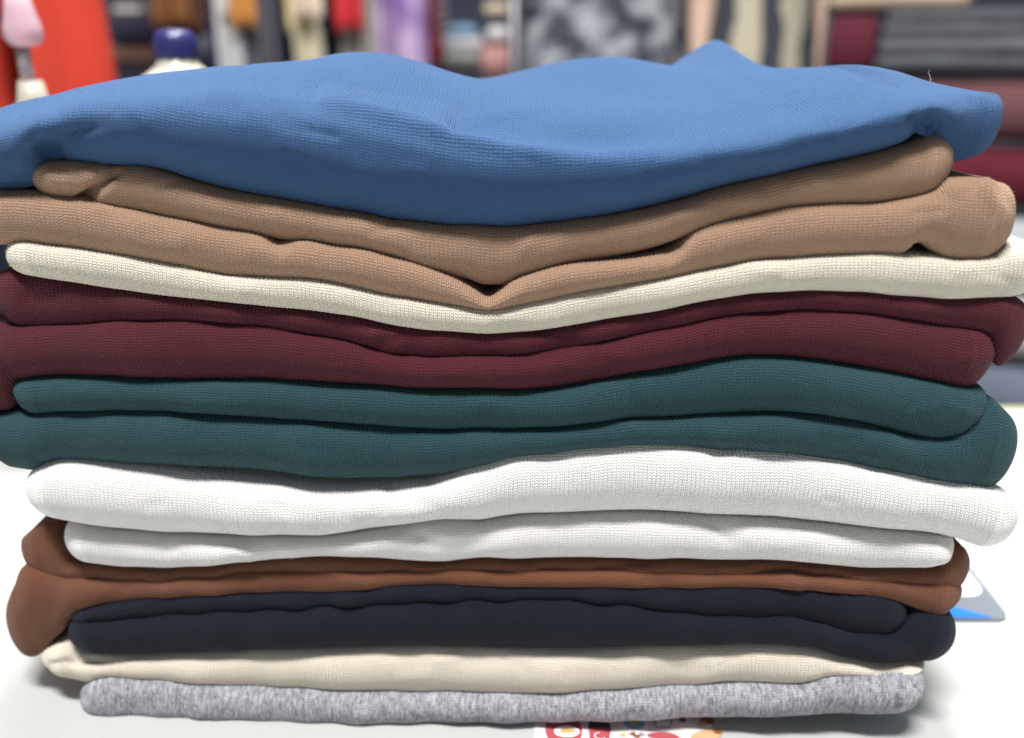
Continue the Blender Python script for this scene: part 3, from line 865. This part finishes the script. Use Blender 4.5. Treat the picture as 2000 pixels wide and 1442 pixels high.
bm = bmesh.new(); tube(bm, (-1.15, 1.36, RAIL_Z + .012), (-.73, 1.36, RAIL_Z + .012), .012); bm_obj('rail_bar', bm, metal_m, rail2)
for x in (-1.14, -.80):
    bm = bmesh.new(); tube(bm, (x, 1.445, FLOOR), (x, 1.445, RAIL_Z), .013); tube(bm, (x, 1.445, RAIL_Z), (x, 1.36, RAIL_Z + .012), .011); bm_obj('post', bm, metal_m, rail2)
hang('large orange red garment hanging in deep folds at the left', -40, 218, 260, cloth_mat('orange_red', S(192, 64, 50), var=.15), 0, 17, waves=1.7, amp=.055, Y=1.36)
hang('maroon cloth with a dark hem hanging before the orange red garment', -40, 26, 46, cloth_mat('maroon_cloth', S(140, 44, 56)), -.10, 18, waves=1, amp=.006, Y=1.36)

shelf_m = plain_mat('dark_shelf_board', S(62, 60, 68), .5, .2)
ds = empty('display_shelf'); tag(ds, 'dark display shelf behind the hanging clothes', 'shelf')
_, zs1 = at_depth(900, 128, 2.6)
for zz in (zs1 - .40, zs1, zs1 + .32):
    bm = bmesh.new(); box(bm, -1.5, .25, 2.6, 3.0, zz - .02, zz, .002); bm_obj('shelf_board', bm, shelf_m, ds)
for x in (-1.5, .23):
    bm = bmesh.new(); box(bm, x, x + .02, 2.6, 3.0, FLOOR, zs1 + .5, .002); bm_obj('side_panel', bm, shelf_m, ds)
G1 = 'folded cloths on the display shelf'
slab('folded_cloth', 'folded tan brown cloth under the dark plum one', 205, 312, 86, 128, 2.61, cloth_mat('tan_brown', S(142, 106, 92)), group=G1)
slab('folded_cloth', 'folded dark plum cloth lying on the tan brown one', 206, 332, 22, 88, 2.58, cloth_mat('dark_plum', S(58, 54, 70)), group=G1)
slab('folded_cloth', 'small folded white cloth on top of the dark plum one', 214, 268, 4, 22, 2.61, cloth_mat('white_fold', S(220, 212, 204)), group=G1, zshift=-.008)
slab('folded_cloth', 'folded grey cloth right of the white bottle cap', 376, 424, 62, 128, 2.61, cloth_mat('cool_grey', S(128, 126, 136), var=.35), group=G1)
slab('folded_cloth', 'folded grey green cloth, lowest beside the maroon strip', 866, 938, 96, 128, 2.61, cloth_mat('grey_green', S(150, 156, 148)), group=G1)
slab('folded_cloth', 'folded white cloth in the middle beside the maroon strip', 862, 944, 70, 97, 2.61, cloth_mat('off_white', S(212, 208, 214)), group=G1)
slab('folded_cloth', 'small folded light blue cloth, uppermost beside the maroon strip', 874, 930, 48, 71, 2.61, cloth_mat('light_blue', S(136, 170, 196), var=.3), group=G1)
slab('folded_cloth', 'folded shiny white cloth left of the flowered dress', 950, 1006, 50, 80, 2.61, cloth_mat('shiny_white', S(228, 230, 232)), group=G1)
slab('folded_cloth', 'folded dusty pink cloth left of the flowered dress', 936, 1012, 80, 160, 2.55, cloth_mat('dusty_pink', S(186, 140, 136)), group=G1)
slab('folded_cloth', 'folded beige cloth above the shiny white one', 944, 1008, 2, 31, 2.61, cloth_mat('beige_fold', S(206, 192, 170)), group=G1)

# right hand shelf with dark folded cloth
rs = empty('fabric_shelf'); tag(rs, 'dark shelf stacked with folded cloth at the right', 'shelf')
YS = 1.55
zl = [at_depth(1900, p, YS)[1] for p in (-60, 142, 266, 385, 520, 660)]
X0, X1 = at_depth(1622, 100, YS)[0], at_depth(2200, 100, YS)[0]
for zz in zl[1:] + [zl[0] + .06]:
    bm = bmesh.new(); box(bm, X0, X1, YS + .02, YS + .40, zz - .012, zz, .002); bm_obj('shelf_board', bm, shelf_m, rs)
for x in (X0 - .016, X1):
    bm = bmesh.new(); box(bm, x, x + .016, YS + .02, YS + .40, FLOOR, zl[0] + .2, .002); bm_obj('side_panel', bm, shelf_m, rs)
G2 = 'folded cloths on the right hand shelf'
for i, (a, b, c_) in enumerate(((104, 138, S(84, 86, 92)), (71, 107, S(94, 96, 101)), (45, 74, S(90, 92, 97)), (21, 48, S(82, 84, 89)))):
    slab('folded_cloth', ['lowest', 'second lowest', 'second highest', 'highest'][i] + ' of the four dark grey cloths stacked at the right', 1705 + 6 * i, 2080, a, b, YS, cloth_mat('dark_grey_%d' % i, c_, var=.3, scale=30), group=G2)
slab('folded_cloth', 'folded maroon cloth left of the dark grey stack', 1624, 1700, 20, 138, YS, cloth_mat('deep_maroon', S(84, 37, 48)), group=G2, depth=.2, round_=.15)
slab('folded_cloth', 'folded beige cloth lying over the dark grey and maroon ones', 1618, 1870, -14, 21, YS, cloth_mat('sand', S(150, 134, 117)), group=G2)
slab('folded_cloth', 'folded rose brown cloth under the dark grey stack', 1640, 2080, 152, 262, YS, cloth_mat('rose_brown', S(102, 69, 71), var=.3), group=G2, round_=.3)
slab('folded_cloth', 'folded wine red cloth one shelf below the rose brown one', 1640, 2080, 274, 381, YS, cloth_mat('wine_red', S(92, 34, 45)), group=G2, round_=.3)
slab('folded_cloth', 'folded pale grey cloth right of the tan and cream garments', 1640, 2080, 400, 516, YS, cloth_mat('silver_grey', S(168, 174, 178)), group=G2, round_=.3)
slab('folded_cloth', 'folded cream cloth right of the burgundy garment', 1640, 2080, 545, 656, YS, cloth_mat('ivory', S(206, 200, 190)), group=G2, round_=.3)
slab('folded_cloth', 'folded slate blue cloth on the lowest shelf at the right', 1640, 2080, 668, 790, YS, cloth_mat('slate', S(108, 116, 130), var=.4), group=G2, round_=.3, zshift=0)
bm = bmesh.new(); zz = at_depth(1900, 790, YS)[1]; box(bm, X0, X1, YS + .02, YS + .40, zz - .012, zz - .0005, .002); bm_obj('shelf_board', bm, shelf_m, rs)


# the right hand shelf stands at an angle to the table
ca, sa = math.cos(math.radians(-22)), math.sin(math.radians(-22))
for o in list(rs.children) + [q for q in COL.objects if q.get('group') == G2]:
    for v in o.data.vertices:
        dx, dy = v.co.x - X0, v.co.y - YS
        v.co.x, v.co.y = X0 + ca * dx - sa * dy, YS + sa * dx + ca * dy

# ------------------------------------------------------------------ two people standing behind
def person(label, X, Y, half_arm, skin, height=1.62):
    k = height / 1.62
    J = {'pelvis': (0, 0, .93, .105), 'waist': (0, 0, 1.08, .095), 'chest': (0, .01, 1.26, .115), 'neck0': (0, .01, 1.385, .055), 'neck1': (0, -.005, 1.44, .048),
         'head0': (0, -.015, 1.50, .07), 'head1': (0, -.012, 1.56, .078), 'head2': (0, 0, 1.605, .05), 'nose': (0, -.095, 1.515, .012)}
    E = [('pelvis', 'waist'), ('waist', 'chest'), ('chest', 'neck0'), ('neck0', 'neck1'), ('neck1', 'head0'), ('head0', 'head1'), ('head1', 'head2'), ('head0', 'nose')]
    for sgn, n_ in ((-1, 'l'), (1, 'r')):
        a = half_arm
        J.update({n_+'sh': (sgn*.165, .01, 1.345, .05), n_+'el': (sgn*a, .02, 1.10, .042), n_+'fa': (sgn*a, 0, .98, .039), n_+'wr': (sgn*a, -.03, .86, .027), n_+'pa': (sgn*a, -.035, .80, .03),
                  n_+'hip': (sgn*.088, 0, .86, .09), n_+'kn': (sgn*.09, 0, .48, .056), n_+'cf': (sgn*.09, .015, .34, .052), n_+'an': (sgn*.09, .02, .075, .036), n_+'to': (sgn*.1, -.12, .035, .032)})
        E += [('chest', n_+'sh'), (n_+'sh', n_+'el'), (n_+'el', n_+'fa'), (n_+'fa', n_+'wr'), (n_+'wr', n_+'pa'), ('pelvis', n_+'hip'), (n_+'hip', n_+'kn'), (n_+'kn', n_+'cf'), (n_+'cf', n_+'an'), (n_+'an', n_+'to')]
        for q, (dy, ln) in enumerate(((-.024, .07), (-.008, .082), (.008, .076), (.022, .06))):
            J.update({n_+'f%da' % q: (sgn*a, -.035 + dy, .765, .009), n_+'f%db' % q: (sgn*(a - .006), -.038 + dy, .765 - ln * .5, .008), n_+'f%dc' % q: (sgn*(a - .016), -.04 + dy, .765 - ln, .007)})
            E += [(n_+'pa', n_+'f%da' % q), (n_+'f%da' % q, n_+'f%db' % q), (n_+'f%db' % q, n_+'f%dc' % q)]
        J.update({n_+'t0': (sgn*(a - .012), -.068, .80, .010), n_+'t1': (sgn*(a - .018), -.082, .765, .008)})
        E += [(n_+'pa', n_+'t0'), (n_+'t0', n_+'t1')]
    names = list(J); ix = {q: i for i, q in enumerate(names)}
    me = bpy.data.meshes.new('person')
    me.from_pydata([tuple(c * k for c in J[q][:3]) for q in names], [(ix[a], ix[b]) for a, b in E], [])
    o = link(bpy.data.objects.new('person', me)); o.location = (X, Y, FLOOR)
    md = o.modifiers.new('Skin', 'SKIN'); md.use_smooth_shade = True
    for i, q in enumerate(names):
        sv = me.skin_vertices[0].data[i]; sv.radius = (J[q][3] * k, J[q][3] * k); sv.use_root = (q == 'pelvis')
    o.modifiers.new('Subdivision', 'SUBSURF').render_levels = 2
    me.materials.append(skin)
    return tag(o, label, 'person')


def loft(name, rings_, mat, parent, n=48, ruffle=0.0):
    V = []
    for q, (z, cx, cy, rx, ry) in enumerate(rings_):
        for i in range(n):
            a = 2 * math.pi * i / n; r_ = 1 + ruffle * math.sin(a * 9 + q * .3) * (q / len(rings_))
            V.append((cx + rx * r_ * math.cos(a), cy + ry * r_ * math.sin(a), z))
    Fc = [(j*n+i, j*n+(i+1) % n, (j+1)*n+(i+1) % n, (j+1)*n+i) for j in range(len(rings_) - 1) for i in range(n)]
    o = mesh_obj(name, V, Fc, mat, parent)
    md = o.modifiers.new('Solidify', 'SOLIDIFY'); md.thickness = .003
    return o


skin_a = plain_mat('skin_light', S(216, 184, 164), .55, .06, 8); skin_b = plain_mat('skin_warm', S(196, 144, 112), .55, .06, 8)
hair_m = plain_mat('dark_hair', S(38, 30, 28), .5, .3, 60)
flo = NT('grey_flowered_cotton'); oc = flo.n('ShaderNodeTexCoord').outputs['Object']
ff = flo.math('MULTIPLY', flo.math('SUBTRACT', flo.noise(oc, 15, 5, .62), .43), 5.5, clamp=True)
flo.link(flo.mix(ff, S(56, 60, 72), S(178, 184, 190)), flo.b.inputs['Base Color']); flo.b.inputs['Roughness'].default_value = .9; flo = flo.m
strp = NT('cream_black_striped_cotton'); oc = strp.n('ShaderNodeTexCoord').outputs['Object']; sx3 = strp.n('ShaderNodeSeparateXYZ'); strp.link(oc, sx3.inputs[0])
sv_ = strp.math('SINE', strp.math('ADD', strp.math('MULTIPLY', sx3.outputs[0], 56), strp.math('MULTIPLY', strp.noise(oc, 6, 2), 3.5)))
strp.link(strp.mix(strp.math('MULTIPLY', strp.math('ADD', sv_, .05), 4, clamp=True), S(190, 182, 160), S(58, 60, 70)), strp.b.inputs['Base Color']); strp.b.inputs['Roughness'].default_value = .9; strp = strp.m


def dress(p, mat, w, sleeves=True, arm=.2, hem=.42, slz=1.02):
    loft('dress', [(1.395, 0, .01, .075, .07), (1.36, 0, .01, .15, .09), (1.30, 0, .01, .17, .12), (1.2, 0, .01, w * .86, .128), (1.08, 0, 0, w * .84, .12), (.98, 0, 0, w * .95, .13), (.88, 0, 0, w, .15), (.7, 0, 0, w * 1.05, .17), (hem, 0, 0, w * 1.15, .2)], mat, p, ruffle=.05)
    for s_ in (-1, 1):
        if sleeves:
            loft('sleeve', [(1.37, s_*.13, .01, .06, .062), (1.30, s_*.175, .012, .064, .066), (1.15, s_*arm*.97, .018, .062, .064), (slz, s_*arm, .008, .060, .064)], mat, p)


x1_, _ = at_depth(1172, 100, 2.55); x2_, _ = at_depth(1482, 100, 2.5)
arm1 = x1_ - at_depth(1076, 100, 2.55)[0]
pa = person('person in a grey and black flowered dress standing behind the table', x1_, 2.55, arm1 + .03, skin_b)
dress(pa, flo, .225, True, arm1 + .03, slz=1.0)
pb = person('person with bare arms in a cream and black striped dress', x2_, 2.5, (at_depth(1595, 100, 2.5)[0] - at_depth(1368, 100, 2.5)[0]) / 2, skin_a)
dress(pb, strp, .155, False)
for p in (pa, pb):
    bm = bmesh.new(); bmesh.ops.create_uvsphere(bm, u_segments=24, v_segments=14, radius=1)
    for v in bm.verts:
        v.co = Vector((v.co.x * .088, v.co.y * .10 + .022, v.co.z * .105 + 1.555))
    bmesh.ops.delete(bm, geom=[v for v in bm.verts if v.co.y < -.045 and v.co.z < 1.59], context='VERTS')
    bm_obj('hair', bm, hair_m, p)
    for s_ in (-1, 1):
        bm = bmesh.new(); bmesh.ops.create_uvsphere(bm, u_segments=12, v_segments=8, radius=.011)
        for v in bm.verts:
            v.co += Vector((s_ * .03, -.078, 1.535))
        bm_obj('eye', bm, hair_m, p)
    bm = bmesh.new(); bmesh.ops.create_uvsphere(bm, u_segments=14, v_segments=8, radius=1)
    for v in bm.verts:
        v.co = Vector((v.co.x * .022, v.co.y * .012 - .074, v.co.z * .007 + 1.472))
    bm_obj('mouth', bm, plain_mat('lips', S(150, 80, 78), .5, .05), p)
